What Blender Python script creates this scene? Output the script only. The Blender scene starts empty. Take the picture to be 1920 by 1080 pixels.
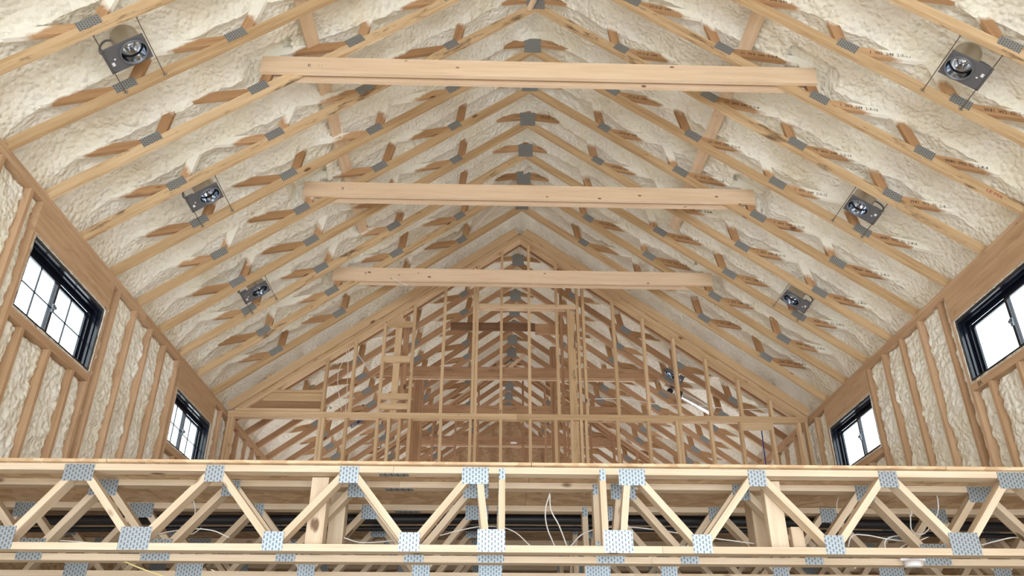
import bpy, bmesh, math, random
from mathutils import Matrix, Vector, noise
random.seed(7)
V = Vector
# ------------------------------------------------------------------ camera, world, light, exposure
C = bpy.context.scene.collection
sc = bpy.context.scene
YAW, PITCH, ROLL, FPX = 0.02738, 0.49695, 0.00142, 1500.0
fwd = V((math.sin(YAW)*math.cos(PITCH), math.cos(YAW)*math.cos(PITCH), math.sin(PITCH)))
r0 = V((math.cos(YAW), -math.sin(YAW), 0)); u0 = r0.cross(fwd)
rt = r0*math.cos(ROLL)+u0*math.sin(ROLL); up = -r0*math.sin(ROLL)+u0*math.cos(ROLL)
cam = bpy.data.cameras.new('camera'); cam.sensor_width = 36; cam.lens = FPX/1920*36
cam.clip_start = .05; cam.clip_end = 200
co = bpy.data.objects.new('camera', cam); C.objects.link(co)
M = Matrix.Identity(4)
for i in range(3): M[i][0] = rt[i]; M[i][1] = up[i]; M[i][2] = -fwd[i]
co.matrix_world = M; sc.camera = co

w = bpy.data.worlds.new('sky'); sc.world = w; w.use_nodes = True
bg = w.node_tree.nodes['Background']; bg.inputs[0].default_value = (.82, .92, 1, 1); bg.inputs[1].default_value = 5.0

def area(name, loc, direction, sx, sy, power, col=(1, 1, 1)):
    l = bpy.data.lights.new(name, 'AREA'); l.shape = 'RECTANGLE'; l.size = sx; l.size_y = sy; l.energy = power; l.color = col
    o = bpy.data.objects.new(name, l); C.objects.link(o); o.location = loc
    o.rotation_euler = V(direction).to_track_quat('-Z', 'Y').to_euler()
    return o
area('daylight_rear_doors', (.4, -2.9, .3), (0, 1, .42), 6.6, 3.4, 290, (.96, .98, 1))
area('fill_lower_left', (-3.3, 1.6, .1), (1, .1, .55), 3.0, 1.6, 62, (.93, .97, 1))  # added out-of-frame fill on each side; the walls have no lower windows
area('fill_lower_right', (4.1, 1.6, .1), (-1, .1, .55), 3.0, 1.6, 62, (.95, .98, 1))
area('fill_loft_left', (-2.9, 7.4, 1.60), (1, 0, .6), 2.4, .7, 30, (.95, .98, 1))  # added pair of fills just above the loft floor, not at any window
area('fill_loft_right', (3.7, 7.4, 1.60), (-1, 0, .6), 2.4, .7, 30, (.95, .98, 1))
for yy in (12.4, 16.6):  # added hidden fills that brighten the back room; side walls are closed here
    area('fill_back_room', (-2.9, yy, 2.1), (1, 0, .6), 2.2, 1.0, 58, (.98, .98, 1))
    area('fill_back_room', (3.7, yy, 2.1), (-1, 0, .6), 2.2, 1.0, 58, (.98, .98, 1))

sc.view_settings.view_transform = 'Standard'; sc.view_settings.look = 'None'
sc.view_settings.gamma = 1; sc.view_settings.use_curve_mapping = False; sc.view_settings.exposure = 0.0
sc.cycles.use_denoising = True
sc.cycles.max_bounces = 7; sc.cycles.diffuse_bounces = 5; sc.cycles.glossy_bounces = 3
sc.cycles.transmission_bounces = 4; sc.cycles.transparent_max_bounces = 8
sc.cycles.sample_clamp_indirect = 6

# ------------------------------------------------------------------ dimensions (metres, eye at the origin)
HA, XA, HW, WL, WR, D0, SP = 6.423, .400, 3.585, -3.456, 4.231, 5.8375, .6096
K = (HA-HW)/3.843; AL = math.atan(K); CA, SA = math.cos(AL), math.sin(AL)
GROUND, LOFT = -1.55, 1.306
YF, YB = -3.0, 19.0
TN = [-6, -5, -4, -3, -2, -1, 0, 1, 2, 3, 4, 5, 6] + [7.62+i for i in range(14)]
def TY(n): return D0+n*SP
FY = 4.6                                             # near face of the first floor truss

# ------------------------------------------------------------------ helpers
WM = {}
def place(o, Mw, parent=None):
    C.objects.link(o)
    if parent is not None:
        o.parent = parent; o.matrix_local = WM[parent.name].inverted() @ Mw
    else: o.matrix_local = Mw
    WM[o.name] = Mw
    return o
def empty(name, label, cat, loc, group=None):
    o = bpy.data.objects.new(name, None); o.empty_display_size = .1
    place(o, Matrix.Translation(loc)); tag(o, label, cat, group); return o
def tag(o, label=None, cat=None, group=None, kind=None):
    if label: o['label'] = label
    if cat: o['category'] = cat
    if group: o['group'] = group
    if kind: o['kind'] = kind
    return o
def frame(loc, x, z):
    x = V(x).normalized(); z = V(z); z = (z-x*z.dot(x)).normalized(); y = z.cross(x)
    m = Matrix.Identity(4)
    for i in range(3): m[i][0] = x[i]; m[i][1] = y[i]; m[i][2] = z[i]; m[i][3] = loc[i]
    return m
MC = {}
def box_mesh(l, t, h, mat, bev=True):
    key = (round(l, 3), round(t, 3), round(h, 3), mat.name)
    if key in MC: return MC[key]
    a, b, c = l/2, t/2, h/2
    vs = [(x, y, z) for x in (-a, a) for y in (-b, b) for z in (-c, c)]
    fs = [(0, 1, 3, 2), (4, 6, 7, 5), (0, 4, 5, 1), (2, 3, 7, 6), (0, 2, 6, 4), (1, 5, 7, 3)]
    me = bpy.data.meshes.new('board'); me.from_pydata(vs, [], fs); me.materials.append(mat)
    MC[key] = me
    return me
def board(name, a, b, t, h, mat, parent=None, up=(0, 0, 1)):
    """timber from a to b; h measured along up, t across it"""
    a, b = V(a), V(b); d = b-a
    return place(bpy.data.objects.new(name, box_mesh(d.length, t, h, mat)), frame((a+b)/2, d, up), parent)
def boxo(name, x0, x1, y0, y1, z0, z1, mat, parent=None, axis=0):
    """axis aligned box, grain along axis"""
    c = V(((x0+x1)/2, (y0+y1)/2, (z0+z1)/2)); s = (x1-x0, y1-y0, z1-z0)
    if axis == 0: return place(bpy.data.objects.new(name, box_mesh(s[0], s[1], s[2], mat)), Matrix.Translation(c), parent)
    if axis == 1: return place(bpy.data.objects.new(name, box_mesh(s[1], s[0], s[2], mat)), frame(c, (0, 1, 0), (0, 0, 1)), parent)
    return place(bpy.data.objects.new(name, box_mesh(s[2], s[1], s[0], mat)), frame(c, (0, 0, 1), (-1, 0, 0)), parent)
def from_bm(name, bm, mat, Mw, parent=None, smooth=False):
    me = bpy.data.meshes.new(name); bm.to_mesh(me); bm.free(); me.materials.append(mat)
    if smooth:
        for p in me.polygons: p.use_smooth = True
    return place(bpy.data.objects.new(name, me), Mw, parent)
def add_box(bm, x0, x1, y0, y1, z0, z1):
    vs = [bm.verts.new((x, y, z)) for x in (x0, x1) for y in (y0, y1) for z in (z0, z1)]
    for f in ((0, 1, 3, 2), (4, 6, 7, 5), (0, 4, 5, 1), (2, 3, 7, 6), (0, 2, 6, 4), (1, 5, 7, 3)):
        bm.faces.new([vs[i] for i in f])
def cable(name, pts, r, mat, parent=None, label=None, cat=None, group=None):
    cu = bpy.data.curves.new(name, 'CURVE'); cu.dimensions = '3D'; cu.bevel_depth = r; cu.bevel_resolution = 2; cu.resolution_u = 8
    s = cu.splines.new('BEZIER'); s.bezier_points.add(len(pts)-1); base = V(pts[0])
    for p, q in zip(s.bezier_points, pts):
        p.co = V(q)-base; p.handle_left_type = p.handle_right_type = 'AUTO'
    cu.use_fill_caps = True; cu.materials.append(mat)
    o = bpy.data.objects.new(name, cu); place(o, Matrix.Translation(base), parent)
    return tag(o, label, cat, group)
def pt(px, py, Y):
    """photo pixel -> point on the plane y = Y"""
    d = rt*((px-960)/FPX)-up*((py-540)/FPX)+fwd
    return d*(Y/d.y)

# ------------------------------------------------------------------ materials
def nodes(name):
    m = bpy.data.materials.new(name); m.use_nodes = True; nt = m.node_tree
    return m, nt, nt.nodes['Principled BSDF']
def N(nt, t, **kw):
    n = nt.nodes.new(t)
    for k, v in kw.items(): setattr(n, k, v)
    return n
def mixc(nt, fac, a, b, mode='MIX'):
    n = N(nt, 'ShaderNodeMix', data_type='RGBA', blend_type=mode)
    for s, v in ((n.inputs[0], fac), (n.inputs[6], a), (n.inputs[7], b)):
        if hasattr(v, 'links') or hasattr(v, 'is_linked'): nt.links.new(v, s)
        elif isinstance(v, (int, float)): s.default_value = v
        else: s.default_value = (*v, 1) if len(v) == 3 else v
    return n.outputs[2]
def math_(nt, op, a, b=None, c=None, clamp=False):
    n = N(nt, 'ShaderNodeMath', operation=op, use_clamp=clamp)
    for s, v in zip(n.inputs, (a, b, c)):
        if v is None: continue
        if hasattr(v, 'is_linked'): nt.links.new(v, s)
        else: s.default_value = v
    return n.outputs[0]
def ramp(nt, fac, stops):
    n = N(nt, 'ShaderNodeValToRGB'); cr = n.color_ramp
    while len(cr.elements) < len(stops): cr.elements.new(.5)
    for e, (p, c) in zip(cr.elements, stops): e.position = p; e.color = (*c, 1)
    nt.links.new(fac, n.inputs[0]); return n.outputs[0]
def noise4(nt, vec, wv, scale, detail=3, rough=.55):
    n = N(nt, 'ShaderNodeTexNoise', noise_dimensions='4D'); n.inputs['Scale'].default_value = scale
    n.inputs['Detail'].default_value = detail; n.inputs['Roughness'].default_value = rough
    nt.links.new(vec, n.inputs['Vector'])
    if wv is not None: nt.links.new(wv, n.inputs['W'])
    return n.outputs[0]
def mapping(nt, vec, sc_):
    n = N(nt, 'ShaderNodeMapping'); n.inputs['Scale'].default_value = sc_; nt.links.new(vec, n.inputs[0]); return n.outputs[0]
FOAM = (.90, .885, .80)
def wood(name, light, dark, var=.25, knots=True, stain=.0, overspray=None, rough=.62, kd=(3.2, 7, 7)):
    m, nt, b = nodes(name)
    tc = N(nt, 'ShaderNodeTexCoord').outputs['Object']; rnd = N(nt, 'ShaderNodeObjectInfo').outputs['Random']
    wv = math_(nt, 'MULTIPLY', rnd, 37.0)
    g1 = noise4(nt, mapping(nt, tc, (1.1, 16, 16)), wv, 1.6, 4, .6)
    g2 = noise4(nt, mapping(nt, tc, (2.5, 120, 120)), wv, 1.0, 2, .5)
    mid = tuple((x*.55+y*.45) for x, y in zip(light, dark))
    col = ramp(nt, g1, [(.30, dark), (.46, mid), (.62, light)])
    col = mixc(nt, math_(nt, 'MULTIPLY', g2, .35), col, mid, 'MIX')
    # growth-ring streaks
    wa = N(nt, 'ShaderNodeTexWave', wave_type='BANDS', bands_direction='Z'); wa.inputs['Scale'].default_value = 9
    wa.inputs['Distortion'].default_value = 7; wa.inputs['Detail'].default_value = 2; wa.inputs['Detail Scale'].default_value = .6
    nt.links.new(mapping(nt, tc, (.35, 2.2, 3.0)), wa.inputs[0])
    nt.links.new(wv, wa.inputs['Phase Offset'])
    col = mixc(nt, math_(nt, 'MULTIPLY', wa.outputs['Fac'], .42), col, dark)
    # per-board tint
    v1 = math_(nt, 'MULTIPLY_ADD', rnd, var, 1-var*.6)
    cv = N(nt, 'ShaderNodeCombineColor'); 
    nt.links.new(v1, cv.inputs[0]); nt.links.new(math_(nt, 'POWER', v1, 1.25), cv.inputs[1]); nt.links.new(math_(nt, 'POWER', v1, 1.6), cv.inputs[2])
    col = mixc(nt, 1.0, col, cv.outputs[0], 'MULTIPLY')
    if stain:
        s = noise4(nt, mapping(nt, tc, (2.2, 9, 9)), wv, 1.3, 5, .7)
        s = math_(nt, 'MULTIPLY', math_(nt, 'SUBTRACT', s, .545), 9, clamp=True)
        sel = math_(nt, 'GREATER_THAN', rnd, .45)
        s = math_(nt, 'MULTIPLY', math_(nt, 'MULTIPLY', s, sel), stain)
        col = mixc(nt, s, col, (.10, .055, .03))
    if knots:
        vo = N(nt, 'ShaderNodeTexVoronoi', voronoi_dimensions='4D', feature='F1'); vo.inputs['Scale'].default_value = 1
        nt.links.new(mapping(nt, tc, kd), vo.inputs['Vector']); nt.links.new(wv, vo.inputs['W'])
        k = math_(nt, 'MULTIPLY', math_(nt, 'SUBTRACT', .17, vo.outputs['Distance']), 16, clamp=True)
        col = mixc(nt, math_(nt, 'MULTIPLY', k, .85), col, (.12, .05, .02))
    if overspray:
        x = N(nt, 'ShaderNodeSeparateXYZ'); nt.links.new(tc, x.inputs[0])
        nn = noise4(nt, tc, wv, 9, 3, .6)
        f = math_(nt, 'ADD', x.outputs[0], math_(nt, 'MULTIPLY', nn, .22))
        f = math_(nt, 'ADD', f, math_(nt, 'MULTIPLY', x.outputs[2], 2.2 if overspray > .5 else .6))
        f = math_(nt, 'ADD', f, math_(nt, 'MULTIPLY', rnd, .20))
        f = math_(nt, 'MULTIPLY', math_(nt, 'SUBTRACT', f, overspray), 14, clamp=True)
        col = mixc(nt, f, col, FOAM)
    nt.links.new(col, b.inputs['Base Color']); b.inputs['Roughness'].default_value = rough
    b.inputs['Specular IOR Level'].default_value = .25
    bu = N(nt, 'ShaderNodeBump'); bu.inputs['Strength'].default_value = .15; bu.inputs['Distance'].default_value = .004
    nt.links.new(g2, bu.inputs['Height']); nt.links.new(bu.outputs[0], b.inputs['Normal'])
    return m
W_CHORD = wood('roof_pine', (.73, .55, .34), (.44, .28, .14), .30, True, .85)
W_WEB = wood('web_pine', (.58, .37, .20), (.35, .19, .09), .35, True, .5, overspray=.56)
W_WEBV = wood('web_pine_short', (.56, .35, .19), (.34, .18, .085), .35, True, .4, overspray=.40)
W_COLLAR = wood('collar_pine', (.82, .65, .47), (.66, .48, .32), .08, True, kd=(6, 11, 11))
W_FLOOR = wood('floor_truss_pine', (.78, .66, .50), (.58, .45, .31), .14, True)
W_STUD = wood('stud_pine', (.70, .52, .32), (.52, .35, .20), .22, True)
W_WALL = wood('wall_framing_pine', (.62, .43, .28), (.44, .28, .16), .22, True, .25)
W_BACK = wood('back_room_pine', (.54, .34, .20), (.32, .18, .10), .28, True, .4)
W_DARK = wood('old_brown_board', (.26, .15, .09), (.15, .08, .05), .2, False)
def simple(name, col, rough=.5, metal=0, spec=.5):
    m, nt, b = nodes(name); b.inputs['Base Color'].default_value = (*col, 1); b.inputs['Roughness'].default_value = rough
    b.inputs['Metallic'].default_value = metal; b.inputs['Specular IOR Level'].default_value = spec
    n = N(nt, 'ShaderNodeTexNoise'); n.inputs['Scale'].default_value = 14
    nt.links.new(N(nt, 'ShaderNodeTexCoord').outputs['Object'], n.inputs[0])
    nt.links.new(math_(nt, 'MULTIPLY_ADD', n.outputs[0], .16, max(0, rough-.08)), b.inputs['Roughness'])
    return m
def foam(name, col):
    m, nt, b = nodes(name); g = N(nt, 'ShaderNodeNewGeometry').outputs['Position']
    n1 = noise4(nt, g, None, 2.2, 4); n2 = noise4(nt, g, None, 22, 4, .65)
    c = ramp(nt, n1, [(.3, tuple(x*y for x, y in zip(col, (.93, .90, .80)))), (.6, col)])
    nt.links.new(c, b.inputs['Base Color']); b.inputs['Roughness'].default_value = .5; b.inputs['Specular IOR Level'].default_value = .4
    vo = N(nt, 'ShaderNodeTexVoronoi', feature='SMOOTH_F1'); vo.inputs['Scale'].default_value = 24; vo.inputs['Smoothness'].default_value = .6
    nt.links.new(g, vo.inputs['Vector'])
    h = math_(nt, 'ADD', math_(nt, 'MULTIPLY', vo.outputs['Distance'], -1.3), math_(nt, 'MULTIPLY', n2, .7))
    bu = N(nt, 'ShaderNodeBump'); bu.inputs['Strength'].default_value = .8; bu.inputs['Distance'].default_value = .022
    nt.links.new(h, bu.inputs['Height']); nt.links.new(bu.outputs[0], b.inputs['Normal'])
    return m
M_FOAM = foam('spray_foam', FOAM); M_FOAMW = foam('wall_spray_foam', (.90, .90, .83))
def osb(name, a, b_):
    m, nt, b = nodes(name); g = N(nt, 'ShaderNodeNewGeometry').outputs['Position']
    vo = N(nt, 'ShaderNodeTexVoronoi'); vo.inputs['Scale'].default_value = 16
    mp = mapping(nt, g, (1, 1, 2.2)); nt.links.new(mp, vo.inputs['Vector'])
    se = N(nt, 'ShaderNodeSeparateColor'); nt.links.new(vo.outputs['Color'], se.inputs[0])
    c = ramp(nt, se.outputs[0], [(0, b_), (1, a)])
    nt.links.new(c, b.inputs['Base Color']); b.inputs['Roughness'].default_value = .7
    return m
M_OSB = osb('oriented_strand_board', (.74, .56, .36), (.52, .35, .20))
M_OSBD = osb('subfloor_board', (.46, .34, .24), (.30, .21, .14))
def plate_mat(name, col, rough):
    m, nt, b = nodes(name); tc = N(nt, 'ShaderNodeTexCoord').outputs['Object']
    sp = N(nt, 'ShaderNodeSeparateXYZ'); nt.links.new(tc, sp.inputs[0])
    cx = math_(nt, 'DIVIDE', sp.outputs[0], .018); col_ = math_(nt, 'FLOOR', cx)
    fx = math_(nt, 'FRACT', cx)
    fz = math_(nt, 'FRACT', math_(nt, 'ADD', math_(nt, 'DIVIDE', sp.outputs[2], .026), math_(nt, 'MULTIPLY', col_, .5)))
    slot = math_(nt, 'MULTIPLY', math_(nt, 'LESS_THAN', fx, .42), math_(nt, 'LESS_THAN', fz, .62))
    n = noise4(nt, tc, None, 40, 3)
    c = mixc(nt, slot, col, tuple(x*.42 for x in col))
    nt.links.new(c, b.inputs['Base Color']); b.inputs['Metallic'].default_value = .75
    nt.links.new(math_(nt, 'MULTIPLY_ADD', n, .25, rough), b.inputs['Roughness'])
    bu = N(nt, 'ShaderNodeBump', invert=True); bu.inputs['Strength'].default_value = .5; bu.inputs['Distance'].default_value = .002
    nt.links.new(slot, bu.inputs['Height']); nt.links.new(bu.outputs[0], b.inputs['Normal'])
    return m
M_PLATE = plate_mat('galvanised_truss_plate', (.36, .38, .39), .42)
M_PLATEF = plate_mat('galvanised_floor_plate', (.44, .52, .58), .33)
M_BLACK = simple('black_window_vinyl', (.006, .008, .016), .20)
M_GREY = simple('grey_painted_steel', (.17, .18, .20), .5, .5)
M_STEEL = simple('bare_galvanised_can', (.50, .45, .37), .38, .85)
M_CHROME = simple('polished_reflector', (.70, .76, .84), .14, 1)
M_WIRE = simple('hanger_bar_steel', (.16, .14, .12), .5, .6)
M_CABLE = simple('white_cable_jacket', (.80, .79, .75), .5)
M_YEL = simple('yellow_cable_jacket', (.75, .66, .30), .5)
M_PIPE = simple('black_pipe', (.015, .015, .018), .5)
M_BLUE = simple('blue_water_tube', (.02, .05, .32), .35)
M_INK = simple('black_stamp_ink', (.045, .03, .025), .8)
M_RED = simple('red_stamp_ink', (.42, .06, .06), .8)
M_FOIL = simple('silver_duct_foil', (.80, .80, .80), .22, .9)
M_BOXW = simple('white_plastic', (.85, .86, .88), .4)
m, nt, b = nodes('window_glass'); M_GLASS = m
out = nt.nodes['Material Output']; tr = N(nt, 'ShaderNodeBsdfTransparent'); tr.inputs[0].default_value = (.97, .99, .98, 1)
gl = N(nt, 'ShaderNodeBsdfGlossy'); gl.inputs['Roughness'].default_value = .02; ms = N(nt, 'ShaderNodeMixShader'); ms.inputs[0].default_value = .06
nt.links.new(tr.outputs[0], ms.inputs[1]); nt.links.new(gl.outputs[0], ms.inputs[2]); nt.links.new(ms.outputs[0], out.inputs[0])
M_GROUND = simple('dusty_concrete', (.52, .47, .40), .85)

# ------------------------------------------------------------------ shell: ground floor, roof deck, side walls
g = boxo('floor', WL-.2, WR+.2, YF-.3, YB+.2, GROUND-.1, GROUND, M_GROUND)
tag(g, 'bare concrete ground floor under the loft', kind='structure')
RD = .66                                              # roof deck above the lower chords, plumb
bm = bmesh.new()
for s, xe in ((-1, WL-.3), (1, WR+.3)):
    ue = abs(xe-XA)
    p = [(XA, HA+RD), (xe, HA+RD-K*ue), (xe, HA+RD+.03-K*ue), (XA, HA+RD+.03)]
    vs = [[bm.verts.new((x, y, z)) for x, z in p] for y in (YF-.3, YB+.3)]
    bm.faces.new(vs[0]); bm.faces.new(vs[1][::-1])
    for i in range(4): bm.faces.new((vs[0][i], vs[1][i], vs[1][(i+1) % 4], vs[0][(i+1) % 4]))
ceil = from_bm('ceiling', bm, M_OSB, Matrix.Identity(4))
tag(ceil, 'vaulted ceiling of cream spray foam between the roof trusses', kind='structure')

def foam_h(X, Y, t):
    """height of the foam surface over the lower chord line; t = 0..1 across the bay"""
    e = abs(t-.5)*2
    h = .415-.075*e**3
    h += .075*noise.noise(V((X*1.3, Y*2.0, 3.1)))+.045*noise.noise(V((X*4.5, Y*6, 9.2)))
    h -= .040*abs(noise.noise(V((X*10, Y*12, 1.7))))+.018*noise.noise(V((X*22, Y*22, 5.5)))
    return h
UE = 3.856
def foam_bay(y0, y1, s, fine):
    UE = 3.97 if s > 0 else 3.98
    nu = int(UE/fine); nv = max(5, int((y1-y0)/fine))
    vs, fs = [], []
    for i in range(nu+1):
        u = UE*i/nu; X = XA+s*u
        for j in range(nv+1):
            t = j/nv; Y = y0+(y1-y0)*t
            h = foam_h(X, Y, t)
            q = min(1, max(0, (UE-u)/.30)); f = math.sqrt(max(0, 1-(1-q)**2))
            h = .02+(h-.02)*f
            if abs(u-2.38) < .17 and min(abs(Y-TY(c)-.02) for c in (-1, 2, 5)) < .16: h = max(h, .50)
            if u < .25: h -= .09*(1-u/.25)
            bulge = .0
            vs.append((X, Y, max(HW+.003, HA-K*u+h)))
    for i in range(nu):
        for j in range(nv):
            a = i*(nv+1)+j; q = (a, a+1, a+nv+2, a+nv+1)
            fs.append(q if s > 0 else q[::-1])
    me = bpy.data.meshes.new('foam_bay'); me.from_pydata(vs, [], fs); me.materials.append(M_FOAM)
    for p in me.polygons: p.use_smooth = True
    return place(bpy.data.objects.new('foam_bay', me), Matrix.Identity(4), ceil)
ys = [YF]+[TY(n)+.019 for n in TN if YF < TY(n) < YB]+[YB]
for y0, y1 in zip(ys, ys[1:]):
    for s in (-1, 1): foam_bay(y0, y1, s, .027 if y1 < 10.5 else .06)

# windows: rough openings (y0, y1) on both side walls
WZ0, WZ1 = 2.630, 3.240
OPEN = {-1: [(5.22, 6.49), (8.38, 9.60)], 1: [(5.24, 6.49), (8.32, 9.53)]}
SD = .14
def ragged(y, z, s): return .014*noise.noise(V((s*7+y*9, z*9, 4.4)))+.014*noise.noise(V((y*20, z*20, s)))+.018*noise.noise(V((y*3, z*2.2, s*5)))
def side_wall(s):
    xf = WL if s < 0 else WR; side = 'left' if s < 0 else 'right'
    def X(d): return xf+s*d                              # d outward from the inner stud faces
    bm = bmesh.new(); segs = [YF]; 
    cuts = [YF]+[v for o in OPEN[s] for v in o]+[YB]
    for i in range(0, len(cuts), 2): add_box(bm, X(SD), X(SD+.012), cuts[i], cuts[i+1], GROUND, HW+.42)
    for y0, y1 in OPEN[s]:
        add_box(bm, X(SD), X(SD+.012), y0, y1, GROUND, WZ0); add_box(bm, X(SD), X(SD+.012), y0, y1, WZ1, HW+.42)
    wl = from_bm('wall_'+side, bm, M_OSB, Matrix.Identity(4))
    tag(wl, side+' knee wall of open studs, headers and cream spray foam', kind='structure')
    def bd(name, y0, y1, z0, z1, axis, d0=0., d1=SD, mat=W_WALL):
        a, b_ = sorted((X(d0), X(d1))); return boxo(name, a, b_, y0, y1, z0, z1, mat, wl, axis)
    # plates in lengths
    for y0, y1 in ((YF, 1.1), (1.1, 7.26), (7.26, 13.4), (13.4, YB)):
        bd('top_plate', y0+.002, y1, HW-.038, HW, 1)
        bd('top_plate', y0+.002, y1, HW-.076, HW-.039, 1, d0=.001)
    studs = []                                          # (far edge y, z0, z1)
    y = 6.67
    ks = [6.67+.4064*i for i in range(-24, 31)]
    def inopen(y): return any(a-.03 < y-.019 < b_+.03 for a, b_ in OPEN[s])
    for yk in ks:
        if yk > YB-.02 or yk < YF+.05: continue
        zb = GROUND if yk < FY else LOFT+.02
        if inopen(yk):
            bd('cripple_stud', yk-.038, yk, zb, WZ0-.077, 2)
        else: bd('stud', yk-.038, yk, zb, HW-.077, 2)
        studs.append(yk)
    for y0, y1 in OPEN[s]:
        for a in (y0-.038, y1):
            clash = [k for k in studs if k-.038 < a+.038 and k > a and not inopen(k)]
            if not clash: bd('trimmer_stud', a, a+.038, LOFT+.02, WZ1, 2)
        bd('header', y0-.038, y1+.038, WZ1+.001, HW-.077, 1)
        bd('sill_plate', y0, y1, WZ0-.038, WZ0, 1, d0=.002)
        bd('sill_plate', y0+.001, y1-.001, WZ0-.076, WZ0-.039, 1)
        # foam bead round the opening
        bm = bmesh.new()
        def bead(p0, p1, n=26):
            p0, p1 = V(p0), V(p1); prev = None
            for i in range(n+1):
                p = p0.lerp(p1, i/n); r = .009+.009*abs(noise.noise(p*13))
                ring = [bm.verts.new(p+V((0, math.cos(a_)*r, math.sin(a_)*r))+V((s*-.5*r*(1 if k % 2 else -1), 0, 0))) for k, a_ in enumerate((.8, 2.4, 3.9, 5.5))]
                if prev:
                    for k in range(4): bm.faces.new((prev[k], prev[(k+1) % 4], ring[(k+1) % 4], ring[k]))
                prev = ring
        xb = X(.004)
        bead((xb, y0, WZ0), (xb, y0, WZ1)); bead((xb, y1, WZ0), (xb, y1, WZ1)); bead((xb, y0, WZ0), (xb, y1, WZ0)); bead((xb, y0, WZ1), (xb, y1, WZ1))
        from_bm('foam_bead', bm, M_FOAMW, Matrix.Identity(4), wl, True)
    # foam between studs
    edges = set()
    blocks = []
    for yk in studs: blocks.append((yk-.038, yk, inopen(yk)))
    for y0, y1 in OPEN[s]: blocks += [(y0-.038, y0, False), (y1, y1+.038, False)]
    blocks.sort()
    spans = []
    prev = YF
    for a, b_, crip in blocks+[(YB, YB, False)]:
        if a-prev > .03 and a > 3.4: spans.append((prev, a))
        prev = max(prev, b_)
    for a, b_ in spans:
        mid = (a+b_)/2; zb = GROUND if mid < FY else LOFT+.03
        over = [o for o in OPEN[s] if o[0]-.01 < mid < o[1]+.01]
        zt = WZ0-.078 if over else HW-.078
        fine = (.019 if mid > FY else .04) if mid < 10.5 else .05
        nz = int((zt-zb)/fine); ny = max(3, int((b_-a)/fine)); vs, fs = [], []
        rec = .046+.018*noise.noise(V((mid*3.3, s, 2)))
        for i in range(nz+1):
            z = zb+(zt-zb)*i/nz
            for j in range(ny+1):
                yy = a+(b_-a)*j/ny; t = j/ny
                d = rec+1.3*ragged(yy, z, s)+(.030*abs(noise.noise(V((z*9, mid, s))))+.036*abs(noise.noise(V((z*24, mid, s*3))))+.004 if j in (0, ny) else 0)
                if min(i, nz-i) == 0: d += .02
                vs.append((X(max(.004, d)), yy, z))
        for i in range(nz):
            for j in range(ny):
                q0 = i*(ny+1)+j; q = (q0, q0+1, q0+ny+2, q0+ny+1)
                fs.append(q if s < 0 else q[::-1])
        me = bpy.data.meshes.new('foam_strip'); me.from_pydata(vs, [], fs); me.materials.append(M_FOAMW)
        for p in me.polygons: p.use_smooth = True
        place(bpy.data.objects.new('foam_strip', me), Matrix.Identity(4), wl)
    return wl
wall_l = side_wall(-1); wall_r = side_wall(1)

def window(idx, s, y0, y1, label, grid):
    xf = WL if s < 0 else WR
    def X(d): return xf+s*d
    def bx(bm, d0, d1, a, b_, z0, z1):
        p, q = sorted((X(d0), X(d1))); add_box(bm, p, q, a, b_, z0, z1)
    y0 += .012; y1 -= .012; z0, z1 = WZ0+.010, WZ1-.012
    I = Matrix.Identity(4)
    bm = bmesh.new()                                     # deep black jamb box
    bx(bm, .012, .145, y0, y0+.022, z0, z1); bx(bm, .012, .145, y1-.022, y1, z0, z1)
    bx(bm, .012, .145, y0+.022, y1-.022, z1-.022, z1); bx(bm, .012, .145, y0+.022, y1-.022, z0, z0+.022)
    root = from_bm('window_%d' % idx, bm, M_BLACK, I); tag(root, label, kind='structure')
    bm = bmesh.new()                                     # stepped inner stops
    for d, e in ((.046, .036), (.090, .060)):
        bx(bm, d, d+.02, y0+.022, y0+e, z0+.022, z1-.022); bx(bm, d, d+.02, y1-e, y1-.022, z0+.022, z1-.022)
        bx(bm, d, d+.02, y0+e, y1-e, z1-e, z1-.022); bx(bm, d, d+.02, y0+e, y1-e, z0+.022, z0+e*.8)
    from_bm('window_stop', bm, M_BLACK, I, root)
    a0, a1, c0, c1 = y0+.05, y1-.055, z0+.045, z1-.06; ym = (a0+a1)/2
    for k, (p, q, d) in enumerate(((a0, ym+.016, .092), (ym-.016, a1, .112))):
        bm = bmesh.new(); w_ = .030
        bx(bm, d, d+.018, p, p+w_, c0, c1); bx(bm, d, d+.018, q-w_, q, c0, c1)
        bx(bm, d, d+.018, p+w_, q-w_, c1-w_, c1); bx(bm, d, d+.018, p+w_, q-w_, c0, c0+w_)
        sa = from_bm('sash', bm, M_BLACK, I, root)
        bm = bmesh.new(); bx(bm, d+.007, d+.010, p+w_, q-w_, c0+w_, c1-w_); from_bm('pane', bm, M_GLASS, I, sa)
        if grid:
            bm = bmesh.new(); bx(bm, d+.003, d+.014, (p+q)/2-.0045, (p+q)/2+.0045, c0+w_, c1-w_); from_bm('muntin', bm, M_BLACK, I, sa)
            bm = bmesh.new(); bx(bm, d+.0035, d+.0135, p+w_, q-w_, (c0+c1)/2-.0045, (c0+c1)/2+.0045); from_bm('muntin', bm, M_BLACK, I, sa)
    bm = bmesh.new(); zc = (c0+c1)/2
    bx(bm, .080, .092, ym-.014, ym+.014, zc-.035, zc+.035); bx(bm, .066, .080, ym-.008, ym+.008, zc-.012, zc+.012); bx(bm, .060, .068, ym-.05, ym+.008, zc-.010, zc+.012)
    from_bm('sash_lock', bm, M_GREY, I, root)
window(1, -1, *OPEN[-1][0], 'black two-sash window with grid bars, high on the left wall, nearer one', True)
window(2, -1, *OPEN[-1][1], 'black grid window on the left wall next to the stud partition', True)
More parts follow.
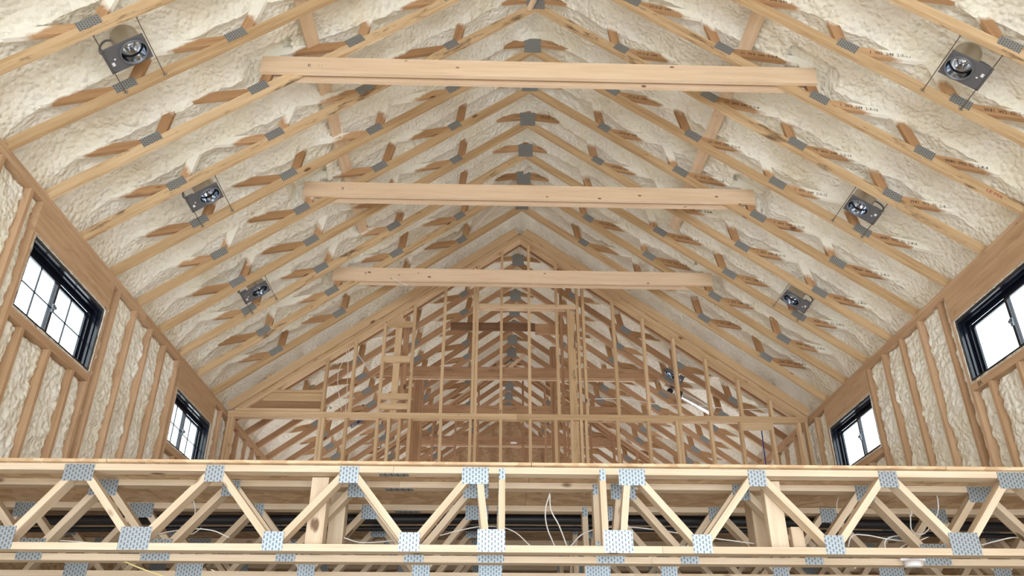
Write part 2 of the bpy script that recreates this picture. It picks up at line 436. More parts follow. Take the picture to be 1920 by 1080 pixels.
window(3, 1, *OPEN[1][0], 'black framed glaring window cut by the right edge of the picture', False)
window(4, 1, *OPEN[1][1], 'black framed glaring window on the right wall next to the stud partition', False)

# ends of the building
bm = bmesh.new()
def gable(bm, y0, y1, zb):
    p = [(WL-.1, zb), (WR+.1, zb), (WR+.1, HW+.3), (XA, HA+RD), (WL-.1, HW+.3)]
    vs = [[bm.verts.new((x, y, z)) for x, z in p] for y in (y0, y1)]
    bm.faces.new(vs[0]); bm.faces.new(vs[1][::-1])
    for i in range(5): bm.faces.new((vs[0][i], vs[1][i], vs[1][(i+1) % 5], vs[0][(i+1) % 5]))
gable(bm, YB, YB+.012, GROUND)
wf = from_bm('wall_far', bm, M_OSB, Matrix.Identity(4)); tag(wf, 'far gable wall of bare strand board behind studs', kind='structure')
for i in range(19):
    x = WL+.25+i*.4064
    boxo('stud', x, x+.038, YB-.14, YB, LOFT+.02, HA-K*abs(x-XA)+.15, W_BACK, wf, 2)
bm = bmesh.new()
add_box(bm, WL-.1, -2.9, YF-.02, YF, GROUND, HW); add_box(bm, 3.7, WR+.1, YF-.02, YF, GROUND, HW); add_box(bm, -2.9, 3.7, YF-.02, YF, 2.1, HW)
p = [(WL-.1, HW), (WR+.1, HW), (WR+.1, HW+.3), (XA, HA+RD), (WL-.1, HW+.3)]
vs = [[bm.verts.new((x, y, z)) for x, z in p] for y in (YF-.02, YF)]
bm.faces.new(vs[0]); bm.faces.new(vs[1][::-1])
for i in range(5): bm.faces.new((vs[0][i], vs[1][i], vs[1][(i+1) % 5], vs[0][(i+1) % 5]))
wr_ = from_bm('wall_rear', bm, M_OSB, Matrix.Identity(4)); tag(wr_, 'strand board wall with a wide door opening behind the viewer', kind='structure')

# ------------------------------------------------------------------ roof trusses
def chord_mesh(mat):
    L = UE/CA+.0; h = .089
    p = [(0, 0), (L, 0), (L, h), (-h*K, h)]; t = .019
    vs = [(x, y, z) for y in (-t, t) for x, z in p]
    fs = [(0, 1, 2, 3), (7, 6, 5, 4)]+[(i, i+4, (i+1) % 4+4, (i+1) % 4) for i in range(4)]
    me = bpy.data.meshes.new('lower_chord'); me.from_pydata(vs, [], fs); me.materials.append(mat); return me
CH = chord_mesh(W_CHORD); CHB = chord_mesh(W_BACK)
NODES = (.80, 1.59, 2.37, 3.13)
STAMP = {3: 'W81  W2  S2  2-8-4', 2: '1  W3  248  2-3-15', 1: 'S1  W4  246  2-2-8', 0: 'ST-5-Z  246'}
def text(name, s_, size, mat, Mw, parent):
    cu = bpy.data.curves.new(name, 'FONT'); cu.body = s_; cu.size = size; cu.resolution_u = 1; cu.materials.append(mat); cu.extrude = .0004
    cu.align_y = 'CENTER'
    return place(bpy.data.objects.new(name, cu), Mw, parent)
def origin_board(name, a, d, L, t, h, mat, parent, up):
    """board whose local origin is its starting end (so that overspray can be measured from it)"""
    key = ('o', round(L, 3), t, h, mat.name)
    if key not in MC:
        me = bpy.data.meshes.new(name)
        vs = [(x, y, z) for x in (0, L) for y in (-t/2, t/2) for z in (-h/2, h/2)]
        me.from_pydata(vs, [], [(0, 1, 3, 2), (4, 6, 7, 5), (0, 4, 5, 1), (2, 3, 7, 6), (0, 2, 6, 4), (1, 5, 7, 3)]); me.materials.append(mat); MC[key] = me
    return place(bpy.data.objects.new(name, MC[key]), frame(a, d, up), parent)
def roof_truss(n, label):
    y = TY(n)+.019
    t = empty('roof_truss', label, 'truss', (XA, y, HA), 'roof trusses of the vaulted ceiling')
    rng = random.Random(int(n*10)+100)
    for s in (-1, 1):
        x = V((s*CA, 0, -SA)); z = V((s*SA, 0, CA))
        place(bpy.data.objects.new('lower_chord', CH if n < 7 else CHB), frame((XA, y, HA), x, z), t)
        for k, u in enumerate(NODES):
            u = u+rng.uniform(-.012, .012)
            P = V((XA+s*u, y, HA-K*u)); top = P+z*.089
            lean = rng.uniform(.12, .24)
            o1 = origin_board('web', top-x*.045-z*.012, V((-s*lean, 0, 1)), .50, .037, .085, W_WEBV, t, V((1, 0, 0)))
            dz = -rng.uniform(.13, .23)
            o2 = origin_board('web', top+x*.02-z*.038, V((s, 0, dz)), .95 if k < 3 else .72, .036, .085, W_WEB, t, V((0, 0, 1)))
            if s > 0 and -3.5 < n < 8:
                d = V((1, 0, dz)).normalized()
                if rng.random() < .85:
                    text('stamped_lettering', STAMP[k], .042, M_INK, frame(top+x*.02-z*.038+d*.16+V((0, -.0195, 0)), d, V((0, -1, 0))), o2)
            place(bpy.data.objects.new('gusset_plate', box_mesh(.165 if k else .14, .0024, .092, M_PLATE)),
                  frame(P+z*.085+V((0, -.0208, 0))+x*rng.uniform(-.015, .015), x, z), t)
            if k in (1,) and n < 7:
                pass
    # ridge: king post, two wing webs and the big plate
    origin_board('web', (XA, y, HA+.12), V((0, 0, 1)), .40, .037, .085, W_WEBV, t, V((1, 0, 0)))
    for s in (-1, 1):
        d = V((s, 0, -.13)); o2 = origin_board('web', (XA+s*.08, y, HA+.155), d, .85, .036, .085, W_WEB, t, V((0, 0, 1)))
        if s > 0 and -1 < n < 7: text('stamped_lettering', 'ST-5-Z  246', .042, M_INK, frame(V((XA+.16, y-.0195, HA+.145)), d, V((0, -1, 0))), o2)
    place(bpy.data.objects.new('gusset_plate', box_mesh(.205, .0024, .185, M_PLATE)), frame((XA, y-.0208, HA+.105), (0, 0, 1), (1, 0, 0)), t)
    return t
ORD = ['first', 'second', 'third', 'fourth', 'fifth', 'sixth', 'seventh', 'eighth', 'ninth', 'tenth', 'eleventh', 'twelfth', 'thirteenth', 'fourteenth']
TL = {-6: 'roof truss overhead at the door end, fourth back from the first pair of can lights', -5: 'roof truss overhead, second before the first pair of can lights', -4: 'roof truss whose chords cross the very top corners',
      -3: 'roof truss the front pair of can lights hangs from, on the near side', -2: 'roof truss holding the far bar ends of the front can lights',
      -1: 'roof truss clasped by the front pair of collar boards', 0: 'roof truss just behind the front collar, near side of the middle can lights',
      1: 'roof truss on the far side of the middle can lights', 2: 'roof truss clasped by the middle pair of collar boards',
      3: 'roof truss just behind the middle collar boards, near the third can lights', 4: 'roof truss on the far side of the third pair of can lights',
      5: 'roof truss clasped by the third pair of collar boards', 6: 'roof truss directly in front of the stud partition'}
for i, n in enumerate(TN):
    roof_truss(n, TL.get(n, 'brown roof truss, %s behind the stud partition' % ORD[min(13, max(0, i-13))]))

# collar boards: a pair nailed either side of a truss
def collar(n, label, dz=0., mats=(W_COLLAR, W_COLLAR), zc=4.975, half=2.40, jit=0.):
    y = TY(n); t = empty('collar_beam', label, 'beam', (XA, y, zc+dz-.09), 'collar board pairs across the vault')
    z = zc+dz
    board('board', (XA-half-.02, y-.021, z+jit), (XA+half, y-.021, z-.004), .038, .178, mats[0], t)
    board('board', (XA-half+.02, y+.059, z-.012), (XA+half-.02, y+.059, z-.016+jit), .038, .178, mats[1], t)
    return t
c1 = collar(-1, 'pale double collar board nearest the viewer, across the upper picture')
c2 = collar(2, 'pale double collar board in the middle of the vault')
c3 = collar(5, 'knotty pale double collar board just before the stud partition')
text('pencil_mark', 'II.    : :', .05, M_INK, frame((-1.62, TY(-1)-.0412, 4.965), (1, 0, 0), (0, -1, 0)), c1.children[0])
text('pencil_mark', 'II    : :', .05, M_INK, frame((-1.62, TY(2)-.0412, 4.98), (1, 0, 0), (0, -1, 0)), c2.children[0])
text('pencil_mark', 'II    :', .05, M_INK, frame((-1.62, TY(5)-.0412, 4.98), (1, 0, 0), (0, -1, 0)), c3.children[0])
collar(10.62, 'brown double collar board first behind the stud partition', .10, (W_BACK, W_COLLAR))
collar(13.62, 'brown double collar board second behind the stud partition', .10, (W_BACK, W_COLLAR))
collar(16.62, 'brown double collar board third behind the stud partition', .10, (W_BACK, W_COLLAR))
# the dark old boards tied across the first truss behind the partition
y = TY(7.62)-.022
o = board('tie_board', (pt(845, 615, y).x, y, 5.03), (pt(1003, 615, y).x, y, 5.03), .036, .12, W_DARK)
tag(o, 'dark brown horizontal board left of centre behind the partition studs', 'board')
y = y+.002
o = board('tie_board', (pt(1003.5, 619, y).x, y, 5.00), (pt(1072, 619, y).x, y, 5.00), .038, .165, W_BACK)
tag(o, 'mid brown horizontal board butted to the dark board behind the partition', 'board')

# loose braces
def brace(label, a, b_, mat, h=.089, t=.038, up=(0, 0, 1)):
    return tag(board('brace', a, b_, t, h, mat, None, up), label, 'brace')
brace('short pale brace board crossing the ridge plate at the top edge', pt(1012, -22, TY(0)-.06), pt(992, 18, TY(0)-.03), W_COLLAR, .045)
brace('whitewashed diagonal brace dropping left from the ridge behind the middle collar', pt(993, 312, TY(5)-.05), pt(838, 478, TY(6.6)), wood('foam_dusted_pine', (.80, .75, .68), (.66, .56, .46), .1, False))
brace('small diagonal brace between ridge plates seen through the partition', pt(1000, 650, TY(14)), pt(955, 690, TY(14)), W_COLLAR, .06)
def slope_z(x, h): return HA-K*abs(x-XA)+h
for s, x in ((-1, -1.58), (1, 2.22)):
    side = 'left' if s < 0 else 'right'
    ya, yb = TY(-5), TY(4)
    o = board('lateral_brace', (x+.06*s, ya, slope_z(x, .285)), (x, yb, slope_z(x, .285)), .12, .024, W_COLLAR, None, (s*SA, 0, CA))
    tag(o, 'flat lateral brace running lengthwise above the %s truss chords' % side, 'brace')

# ------------------------------------------------------------------ recessed can lights
def lathe(bm, prof, n=28, cap=False):
    rings = [[bm.verts.new((r*math.cos(2*math.pi*i/n), r*math.sin(2*math.pi*i/n), z)) for i in range(n)] for r, z in prof]
    for a, b_ in zip(rings, rings[1:]):
        for i in range(n): bm.faces.new((a[i], a[(i+1) % n], b_[(i+1) % n], b_[i]))
    if cap: bm.faces.new(rings[-1])
def can(s, n, u, label, full=True):
    yc = TY(n); x = V((s*CA, 0, -SA)); z = V((s*SA, 0, CA))
    P = V((XA+s*u, yc, HA-K*u))+z*.012
    F = frame(P, x, z)                                  # x down the slope, z into the roof
    ysg = 1 if F.col[1][1] > 0 else -1
    t = bpy.data.objects.new('recessed_light', None); t.empty_display_size = .1
    place(t, F); tag(t, label, 'light', 'recessed can lights in the ceiling')
    # mounting plate with a round hole
    bm = bmesh.new(); n_ = 32; R = .092
    x0, x1, y0, y1 = -.108, .205, -.105, .105
    for zz in (0, .003):
        inner = [bm.verts.new((R*math.cos(2*math.pi*i/n_), R*math.sin(2*math.pi*i/n_), zz)) for i in range(n_)]
        outer = []
        for i in range(n_):
            a = 2*math.pi*i/n_; c, s_ = math.cos(a), math.sin(a)
            k = min((x1 if c > 0 else x0)/c if abs(c) > 1e-6 else 9, (y1 if s_ > 0 else y0)/s_ if abs(s_) > 1e-6 else 9)
            outer.append(bm.verts.new((c*k, s_*k, zz)))
        for i in range(n_): bm.faces.new((inner[i], inner[(i+1) % n_], outer[(i+1) % n_], outer[i]))
    add_box(bm, x0, x1, y0-.002, y0, 0, .018); add_box(bm, x0, x1, y1, y1+.002, 0, .018)
    add_box(bm, x0+.002, x0+.004, y0, y1, .0, .018); add_box(bm, x1-.004, x1, y0, y1, 0, .018)
    from_bm('mounting_plate', bm, M_GREY, F, t)
    bm = bmesh.new(); lathe(bm, [(.099, .002), (.099, .18), (.092, .195), (.0, .198)]); from_bm('housing', bm, M_STEEL, F, t, True)
    bm = bmesh.new(); lathe(bm, [(.103, .0), (.103, -.012), (.092, -.013), (.088, .045)]); from_bm('trim_ring', bm, M_GREY, F, t, True)
    bm = bmesh.new(); lathe(bm, [(.088, .002), (.087, .055)]); lathe(bm, [(.084, .075), (.074, .14), (.0, .16)]); from_bm('reflector', bm, M_CHROME, F, t, True)
    bm = bmesh.new(); lathe(bm, [(.090, .055), (.090, .076)]); from_bm('shadow_gap', bm, M_PIPE, F, t, True)
    bm = bmesh.new(); add_box(bm, .12, .195, -.05, .05, .004, .075); from_bm('junction_box', bm, M_GREY, F, t)
    bm = bmesh.new()
    add_box(bm, .155, .175, -.045, -.015, -.0012, 0); add_box(bm, .135, .148, .0, .012, -.0012, 0)
    from_bm('label_sticker', bm, M_BOXW, F, t)
    cs = [(.175, 0, .07), (.20, .0, .13), (.14, .02, .19), (.07, .01, .17)]
    pts = [F @ V(c) for c in cs]
    cable('flexible_conduit', pts, .008, M_GREY, t)
    # hanger bars from truss to truss
    n0 = math.floor(n); ya, yb = TY(n0)+.02, TY(n0+1)+.012
    for xx in (-.125, .185):
        Q = F @ V((xx, 0, .006))
        hb = board('hanger_bar', (Q.x, ya, Q.z-.008), (Q.x, yb, Q.z-.008), .0035, .007, M_WIRE, t)
        boxo('bar_clip', Q.x-.014, Q.x+.014, yb-.016, yb-.013, Q.z-.022, Q.z+.012, M_STEEL, hb)
        boxo('bar_clip', Q.x-.014, Q.x+.014, ya+.019, ya+.022, Q.z-.022, Q.z+.012, M_WIRE, hb)
UC = 2.99
can(-1, -2.50, UC, 'recessed can light on the left slope nearest the viewer, top left')
can(-1, .43, UC, 'recessed can light on the left slope, middle of three')
can(-1, 3.44, UC, 'recessed can light on the left slope, farthest before the partition')
can(1, -2.52, UC, 'recessed can light on the right slope nearest the viewer, top right')
can(1, .46, UC, 'recessed can light on the right slope, middle of three')
can(1, 3.50, UC, 'recessed can light on the right slope, farthest before the partition')
can(-1, 9.0, 2.99, 'recessed can light seen between partition studs above the long plate', False)
can(-1, 11.9, 2.6, 'recessed can light seen low between partition studs under the long plate', False)
can(-1, 15.6, 2.3, 'recessed can light low behind the partition just over the loft edge', False)
can(1, 9.1, 2.35, 'recessed can light behind the right partition studs by the foil duct', False)

# ------------------------------------------------------------------ stud partition with raked top (wall_back)
PY = 10.10; PD = .089
pb = bpy.data.objects.new('wall_back', None); place(pb, Matrix.Translation((XA, PY, LOFT))); tag(pb, 'open stud partition with raked top plates under the vault', kind='structure')
def rake_z(x): return HA-K*abs(x-XA)-.115
# long plate
for x0, x1 in ((WL+.005, .35), (.35, WR-.005)):
    boxo('plate', x0+.001, x1-.001, PY, PY+PD, HW-.040, HW, W_STUD, pb, 0)
    boxo('plate', x0+.002, x1-.002, PY+.001, PY+PD-.001, HW-.080, HW-.041, W_STUD, pb, 0)
for s in (-1, 1):
    x = V((s*CA, 0, -SA)); z = V((s*SA, 0, CA)); L = 3.83/CA
    A = V((XA, PY-.02, HA))
    for off, dep, yy, h in ((.045, .038, PY-.010, .115), (-.035, .140, PY+.082, .038), (-.073, .138, PY+.082, .037)):
        a = V((XA+s*.0, yy, HA))+z*off+x*(.012-off*K*-1 if off > 0 else .02)
        board('rake_plate', a, a+x*(L-.03-abs(off)*.6), dep, h, W_STUD, pb, z)
ups = [-2.23, -1.87, -1.49, -1.09, -.67, -.255, -.212, .13, .52, .91, 1.205, 1.285, 1.71, 2.12, 2.53, 2.95, 3.36, 3.76]
for x in ups:
    zt = rake_z(x)-K*.019
    boxo('stud', x-.019, x+.019, PY, PY+PD, HW+.001, zt, W_STUD, pb, 2)
lows = [-3.42, -3.38, -2.24, -2.20, -1.90, -1.49, -1.34, -1.20, -1.07, -.66, -.27, -.205, .13, .52, .86, 1.07, 1.195, 1.26, 1.68, 2.09, 2.47, 2.51, 2.92, 3.32, 3.73, 4.10, 4.195]
for x in lows: boxo('stud', x-.0185, x+.0185, PY, PY+PD, LOFT+.02, HW-.081, W_STUD, pb, 2)
boxo('header', -.19, 1.185, PY-.001, PY+PD, 5.150, 5.186, W_COLLAR, pb, 0)
boxo('header', -.19, 1.185, PY+.001, PY+PD+.04, 5.187, 5.222, W_STUD, pb, 0)
boxo('cross_block', -1.47, -1.11, PY+.001, PY+.039, 4.84, 4.93, W_STUD, pb, 0)
boxo('cross_block', -1.47, -1.11, PY+.001, PY+.039, 4.31, 4.40, W_STUD, pb, 0)
boxo('cross_block', -1.47, -1.11, PY+.001, PY+.039, 3.77, 3.855, W_STUD, pb, 0)
boxo('cross_block', -1.47, -1.11, PY+.001, PY+.039, 3.635, 3.715, W_STUD, pb, 0)
boxo('flat_stud', -1.345, -1.256, PY+.042, PY+.08, HW+.002, 5.13, W_STUD, pb, 2)
boxo('flat_stud', -1.235, -1.16, PY+.095, PY+.13, HW-.2, 5.05, W_BACK, pb, 2)
# deep boards left, filling the low corner under the rake
boxo('infill_board', WL+.28, -2.252, PY+.05, PY+.088, 3.625, 3.745, W_BACK, pb, 0)
boxo('infill_board', WL+.42, -2.252, PY+.05, PY+.088, 3.748, 3.86, W_STUD, pb, 0)
boxo('infill_board', WL+.10, -2.252, PY-.012, PY+.04, 3.587, 3.624, W_STUD, pb, 0)
boxo('cap_board', WL+.46, -2.252, PY+.03, PY+.118, 3.862, 3.90, W_STUD, pb, 0)
boxo('stud', -3.02, -2.98, PY+.03, PY+.118, 3.901, 4.12, W_STUD, pb, 2)
# tall side-on panel and post on the right of the opening
boxo('side_panel', 1.092, 1.165, PY+.03, PY+.05, LOFT+.03, 5.14, W_CHORD, pb, 2)
boxo('stud', 1.055, 1.09, PY, PY+PD, HW+.001, 5.149, W_STUD, pb, 2)
boxo('stud', .965, 1.0, PY+.10, PY+.19, LOFT+.03, 5.9, W_BACK, pb, 2)
boxo('cross_block', 3.34, 3.72, PY+.001, PY+.039, 3.40, 3.503, W_STUD, pb, 0)

# hallway posts and second raked partition behind
def post(label, x, w_, yy, z1, plies, mat=W_BACK):
    t = empty('built_up_post', label, 'post', (x, yy, LOFT+.02), 'built-up posts of the hallway')
    for i in range(plies):
        boxo('ply', x+i*w_, x+i*w_+w_-.002, yy, yy+.14, LOFT+.02, z1, mat, t, 2)
    return t
PYH = 12.4
post('brown built-up post behind the partition left of centre', pt(772, 780, PYH).x, .042, PYH, pt(772, 690, PYH).z, 4)
post('brown built-up post behind the partition right of centre', pt(1034, 780, PYH).x, .042, PYH, pt(1034, 650, PYH).z, 3)
PS = 14.9
wp = bpy.data.objects.new('wall_inner', None); place(wp, Matrix.Translation((XA, PS, LOFT))); tag(wp, 'second brown stud partition deeper in the loft', kind='structure')
x = -3.3
while x < 4.1:
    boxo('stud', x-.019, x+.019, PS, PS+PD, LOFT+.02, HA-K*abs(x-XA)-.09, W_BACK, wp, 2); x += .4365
for s in (-1, 1):
    xx = V((s*CA, 0, -SA)); z = V((s*SA, 0, CA)); a = V((XA, PS+.045, HA))-z*.03+xx*.03
    board('rake_plate', a, a+xx*(3.8/CA), .089, .038, W_COLLAR, wp, z)
    board('rake_plate', a-z*.04, a-z*.04+xx*(3.76/CA), .087, .038, W_BACK, wp, z)

# ------------------------------------------------------------------ loft floor and its open-web trusses
lf = empty('loft_floor', 'loft floor sheets of strand board along the top of the floor trusses', 'floor', (XA, FY-.03, LOFT)); lf['kind'] = 'structure'; del lf['category']
xs = [WL, -2.2, .24, 2.68, WR]
row = 0; yy = FY-.035
while yy < YB-.2:
    y1 = min(yy+1.215, YB-.01); sh = 0 if row % 2 == 0 else 1.1
    cuts = [WL]+[c+sh for c in xs[1:-1] if c+sh < WR-.2]+[WR]
    for a, b_ in zip(cuts, cuts[1:]):
        boxo('floor_sheet', a+.002, b_-.002, yy+.002, y1, LOFT+.001+.002*((row+int(a*7)) % 2), LOFT+.019, M_OSBD if row else M_OSB, lf, 0)
    yy = y1; row += 1
TOPN = [(-3.12, .16), (-2.356, .17), (-1.584, .105), (-.814, .11), (-.085, .155), (.826, .155), (1.562, .105), (2.338, .11), (3.079, .17), (3.83, .12)]
BOTN = [(-3.40, .10), (-2.69, .15), (-1.957, .17), (-1.198, .115), (-.444, .115), (.012, .155), (.725, .165), (1.198, .11), (1.948, .11), (2.696, .17), (3.45, .12), (4.13, .1)]
WEBS = [(-3.12, -3.40), (-3.12, -2.69), (-2.356, -2.69), (-2.356, -1.957), (-1.584, -1.957), (-1.584, -1.198), (-.814, -1.198), (-.814, -.444), (-.085, -.444), (-.085, -.0),
        (.826, .735), (.826, 1.198), (1.562, 1.198), (1.562, 1.948), (2.338, 1.948), (2.338, 2.696), (3.079, 2.696), (3.079, 3.45), (3.83, 3.45), (3.83, 4.13)]
ZT, ZB = LOFT-.038, .846
def floor_truss(y, label, detail, sh=0.):
    t = empty('floor_truss', label, 'truss', (XA, y+.0445, ZB-.019), 'open-web floor trusses under the loft')
    yc = y+.0445
    for z0, nm in ((ZT, 'top_chord'), (ZB-.0, 'bottom_chord')):
        zz = z0+.019 if nm == 'top_chord' else z0
        spl = -.56 if nm == 'top_chord' else .97
        spl += sh
        boxo(nm, WL+.01, spl-.0008, y, y+.089, zz-.019, zz+.019, W_FLOOR, t, 0)
        boxo(nm, spl+.0008, WR-.01, y, y+.089, zz-.019, zz+.019, W_FLOOR, t, 0)
    for a, b_ in WEBS:
        a += sh; b_ += sh
        dx = b_-a; g = .022 if dx > 0 else -.022
        board('web', (a+g, yc, ZT+.002), (b_-g*.6, yc, ZB+.021), .087, .038, W_FLOOR, t, (1, 0, 0))
    for xv in (.070, .655):
        board('upright', (xv+sh, yc, ZB+.0195), (xv+sh, yc, ZT-.0005 if not detail else ZT-.0005), .088, .036, W_FLOOR, t, (1, 0, 0))
    yp = y-.0014
    def gp(x, w_, z0, z1): place(bpy.data.objects.new('gusset_plate', box_mesh(w_, .0024, z1-z0, M_PLATEF)), Matrix.Translation((x+sh, yp, (z0+z1)/2)), t)
    for x_, w_ in TOPN: gp(x_, w_, ZT-.062, ZT+.034)
    for x_, w_ in BOTN: gp(x_, w_, ZB-.018, ZB+.085 if w_ < .15 else ZB+.105)
    gp(.070, .036, ZT-.035, ZT+.030); gp(.655, .036, ZT-.035, ZT+.030)
    # splice plate under the top chord
    if detail: boxo('splice_plate', -.56+sh-.085, -.56+sh+.085, y+.012, y+.077, ZT-.0025, ZT-.0002, M_PLATE, t, 0)
    return t
fy = [FY, FY+.335]+[FY+.335+.60*i for i in range(1, 12)]
FL = ['front floor truss at the open loft edge, brightly lit', 'floor truss set close behind the front one']
for i, y in enumerate(fy):
    lab = FL[i] if i < 2 else 'floor truss under the loft, %s back from the open edge' % ORD[i]
    floor_truss(y, lab, i < 3, 0 if i < 2 else random.uniform(-.02, .04))

# things inside the floor void
def stub(label, pxl, pxr, Y, z0, z1, dep=.089, mat=W_FLOOR):
    a, b_ = pt(pxl, 960, Y).x, pt(pxr, 960, Y).x
    t = boxo('post', a, b_, Y, Y+dep, z0, z1, mat, None, 2); return tag(t, label, 'post')
stub('pale squared post between floor truss webs left of centre', 578, 610, FY+.11, .87, LOFT-.04, .10)
stub('pale post behind the squared one left of centre', 618, 647, FY+.45, .87, LOFT-.04, .10)
stub('pale upright post between floor truss webs right of centre', 1438, 1470, FY+.11, .87, LOFT-.04, .06)
stub('narrower pale post left of the right-hand upright post', 1410, 1432, FY+.45, .87, LOFT-.04, .14)
stub('short wood block standing beside the right-hand post', 1478, 1500, FY+.11, .87, 1.00, .04)
for i, (z, Y, r) in enumerate(((pt(960, 975, 5.82).z, 5.82, .034), (pt(960, 992, 5.9).z, 5.90, .018))):
    o = cable('black_pipe', [(WL+.05, Y, z-.03), (-1.5, Y, z-.01), (.3, Y, z+.005), (2.2, Y, z-.005), (WR-.05, Y, z-.03)], r, M_PIPE)
    tag(o, ('thick black pipe' if i == 0 else 'thin black pipe')+' running across inside the floor void', 'pipe')
CB = 'white cables strung through the floor trusses'
def cb(label, pts, Y, r=.0035, mat=M_CABLE): return cable('electric_cable', [pt(a, b_, Y) for a, b_ in pts], r, mat, None, label, 'cable', CB)
cb('white cable sagging behind the left webs of the floor truss', [(28, 1012), (120, 1014), (225, 1018), (330, 995), (395, 994), (430, 1008)], 5.05)
cb('white cable drooping between left posts and centre web', [(645, 1008), (670, 1016), (700, 1017), (740, 1013)], 5.05)
cb('thin white cable slanting up behind the centre-left webs', [(825, 1004), (860, 995), (910, 987), (960, 995), (995, 1024)], 5.05)
cb('left strand of the forked white cable hanging at centre', [(1031, 925), (1023, 955), (1025, 985), (1040, 1024)], 5.08, .004)
cb('right strand of the forked white cable hanging at centre', [(1031, 925), (1033, 955), (1048, 985), (1063, 1024)], 5.08, .004)
cb('white cable rising right from the central opening', [(1070, 1024), (1090, 1003), (1115, 993), (1165, 988), (1220, 992), (1300, 1004), (1420, 1020)], 5.1, .004)
cb('white cable loop knotted with dark tape at right', [(1709, 968), (1710, 935), (1730, 915), (1750, 920), (1759, 945), (1752, 975), (1716, 1000), (1706, 965)], 5.1, .004)
cb('small curl of white cable beside the tape knot', [(1716, 1000), (1700, 1020), (1660, 1027), (1715, 1010), (1728, 1028)], 5.1, .004)
cb('white cable lying along the truss at right', [(1590, 1025), (1598, 1005), (1620, 1003), (1660, 1010), (1706, 1016)], 5.1, .004)
cb('white cable strand trailing off at far right', [(1840, 1022), (1870, 1014), (1900, 1008), (1935, 1010)], 5.1, .004)
cb('white cable pair under the truss left of centre', [(360, 928), (366, 960), (355, 1000), (378, 990)], 5.2, .0035)
cb('yellow cable glimpsed under the lower chord at left', [(222, 1048), (260, 1064), (310, 1082)], 4.98, .004, M_YEL)
cb('thin white strand hanging from the subfloor at right', [(1572, 932), (1569, 950), (1576, 972)], 5.25, .003)
# ceiling box fixed to the second floor truss
t = empty('junction_box', 'round white plastic ceiling box under the right part of the second floor truss', 'box', pt(1712, 1056, FY+.33))
P0 = pt(1712, 1056, FY+.30); bm = bmesh.new(); lathe(bm, [(.0, -.022), (.046, -.022), (.05, -.016), (.05, .012), (.0, .012)], 24)
from_bm('cover', bm, M_BOXW, Matrix.Translation(P0), t, True)
bm = bmesh.new(); add_box(bm, -.075, .075, -.01, .01, .0, .012); from_bm('mounting_bar', bm, M_BOXW, Matrix.Translation(P0+V((0, 0, .013))), t)

# ------------------------------------------------------------------ bits in the vault and behind the partition
def duct(name, a, b_, r, label):
    a, b_ = V(a), V(b_); L = (b_-a).length; bm = bmesh.new()
    prof = [(r*(1 if i % 2 else .90), L*i/36) for i in range(37)]
    lathe(bm, prof, 18); o = from_bm(name, bm, M_FOIL, frame(a, (b_-a).orthogonal(), b_-a), None, True); return tag(o, label, 'duct')
dA = pt(1275, 740, 11.2); dB = pt(1335, 772, 11.5)
dt = duct('flexible_duct', dA, dB, .065, 'silver flexible foil duct behind the right partition studs')
t = empty('vent_box', 'open metal vent box at the upper end of the foil duct', 'box', pt(1257, 732, 11.1))
Pv = pt(1257, 732, 11.1); Fv = frame(Pv, V((.85, 0, -.5)), V((0, -1, .0)))
bm = bmesh.new()
for a in ((-.11, -.105, -.06, .06), (.105, .11, -.06, .06), (-.11, .11, -.06, -.055), (-.11, .11, .055, .06)): add_box(bm, *a, -.06, .05)
from_bm('box_shell', bm, M_FOIL, Fv, t)
bm = bmesh.new(); lathe(bm, [(.045, -.05), (.045, -.02), (.0, -.02)], 16); from_bm('collar_ring', bm, M_PIPE, Fv, t, True)
cable('water_tube', [pt(1428, 808, 11.4), pt(1432, 840, 11.4), V((pt(1437, 900, 11.4).x, 11.4, LOFT+.02))], .009, M_BLUE, None, 'blue plastic water tube standing upright behind the right studs', 'pipe')
WG = 'loose white wires hanging in the partition'
for i, (a, lab) in enumerate(((((662, 618), (655, 650), (652, 700), (648, 775)), 'wire looping down between the second and third left partition studs'),
          (((640, 640), (650, 655), (634, 700), (640, 770)), 'wire hanging straight beside the second left partition stud'),
          (((612, 640), (648, 630), (668, 660), (690, 690)), 'wire bending right under the left rake plate'))):
    cable('hanging_wire', [pt(*q, PY+.12) for q in a], .0045, M_CABLE, None, lab, 'cable', WG)
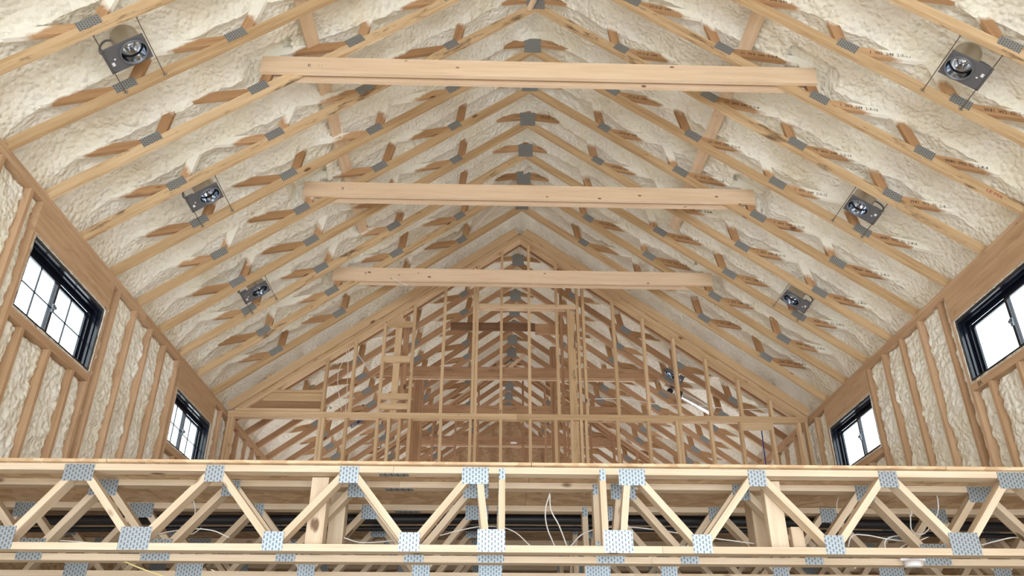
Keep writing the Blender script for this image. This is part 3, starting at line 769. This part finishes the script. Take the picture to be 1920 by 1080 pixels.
cable('hanging_wire', [pt(q, r, PY+.14) for q, r in ((1115, 748), (1170, 748), (1235, 758), (1300, 760), (1400, 768), (1440, 766))], .005, M_CABLE, None, 'white wire strung level through the right partition studs', 'cable', WG)
cable('hanging_wire', [V((-1.45, TY(0)+.1, 4.93)), V((-1.42, TY(0)+.09, 4.80)), V((-1.46, TY(0)-.02, 4.66)), V((-1.62, TY(0)-.04, 4.60))], .0045, M_CABLE, None, 'pale wire dangling under the left end of the front collar board', 'cable')
# spray foam ribbon stuck under the third collar board
cable('hanging_wire', [pt(735, 519, TY(5)-.06), pt(748, 528, TY(5)-.06), pt(764, 535, TY(5)-.06)], .005, M_CABLE, None, 'short white strip stuck under the knotty third collar board', 'strip')
# smoke alarm on the third back collar
bm = bmesh.new(); lathe(bm, [(.0, -.03), (.055, -.03), (.07, -.015), (.07, .0)], 20)
tag(from_bm('smoke_alarm', bm, M_BOXW, Matrix.Translation(pt(963, 830, TY(16.62)-.02)), None, True), 'small round white alarm on the farthest collar board', 'alarm')
# red and black stamps
text('stamped_lettering', 'LE MX', .05, M_RED, frame(V((XA+3.60, TY(-1)-.0015, HA-K*3.60+.045)), (CA, 0, -SA), (0, -1, 0)), [o for o in bpy.data.objects if o.get('label') == TL[-1]][0])
text('stamped_lettering', 'EA', .055, M_INK, frame((WR-.001, 6.40, WZ0-.045), (0, -1, 0), (-1, 0, 0)), wall_r)

# curves and lettering become plain meshes
dg = bpy.context.evaluated_depsgraph_get()
for o in [o for o in bpy.data.objects if o.type in ('CURVE', 'FONT')]:
    me = bpy.data.meshes.new_from_object(o.evaluated_get(dg)); nm = o.name; mw = o.matrix_local.copy(); par = o.parent
    if o.type == 'FONT': o['kind'] = 'stuff'
    o.name = nm+'_curve'
    q = bpy.data.objects.new(nm, me); C.objects.link(q); q.parent = par; q.matrix_local = mw; q.name = nm
    for k in ('label', 'category', 'group', 'kind'):
        if o.get(k) is not None: q[k] = o[k]
    bpy.data.objects.remove(o)
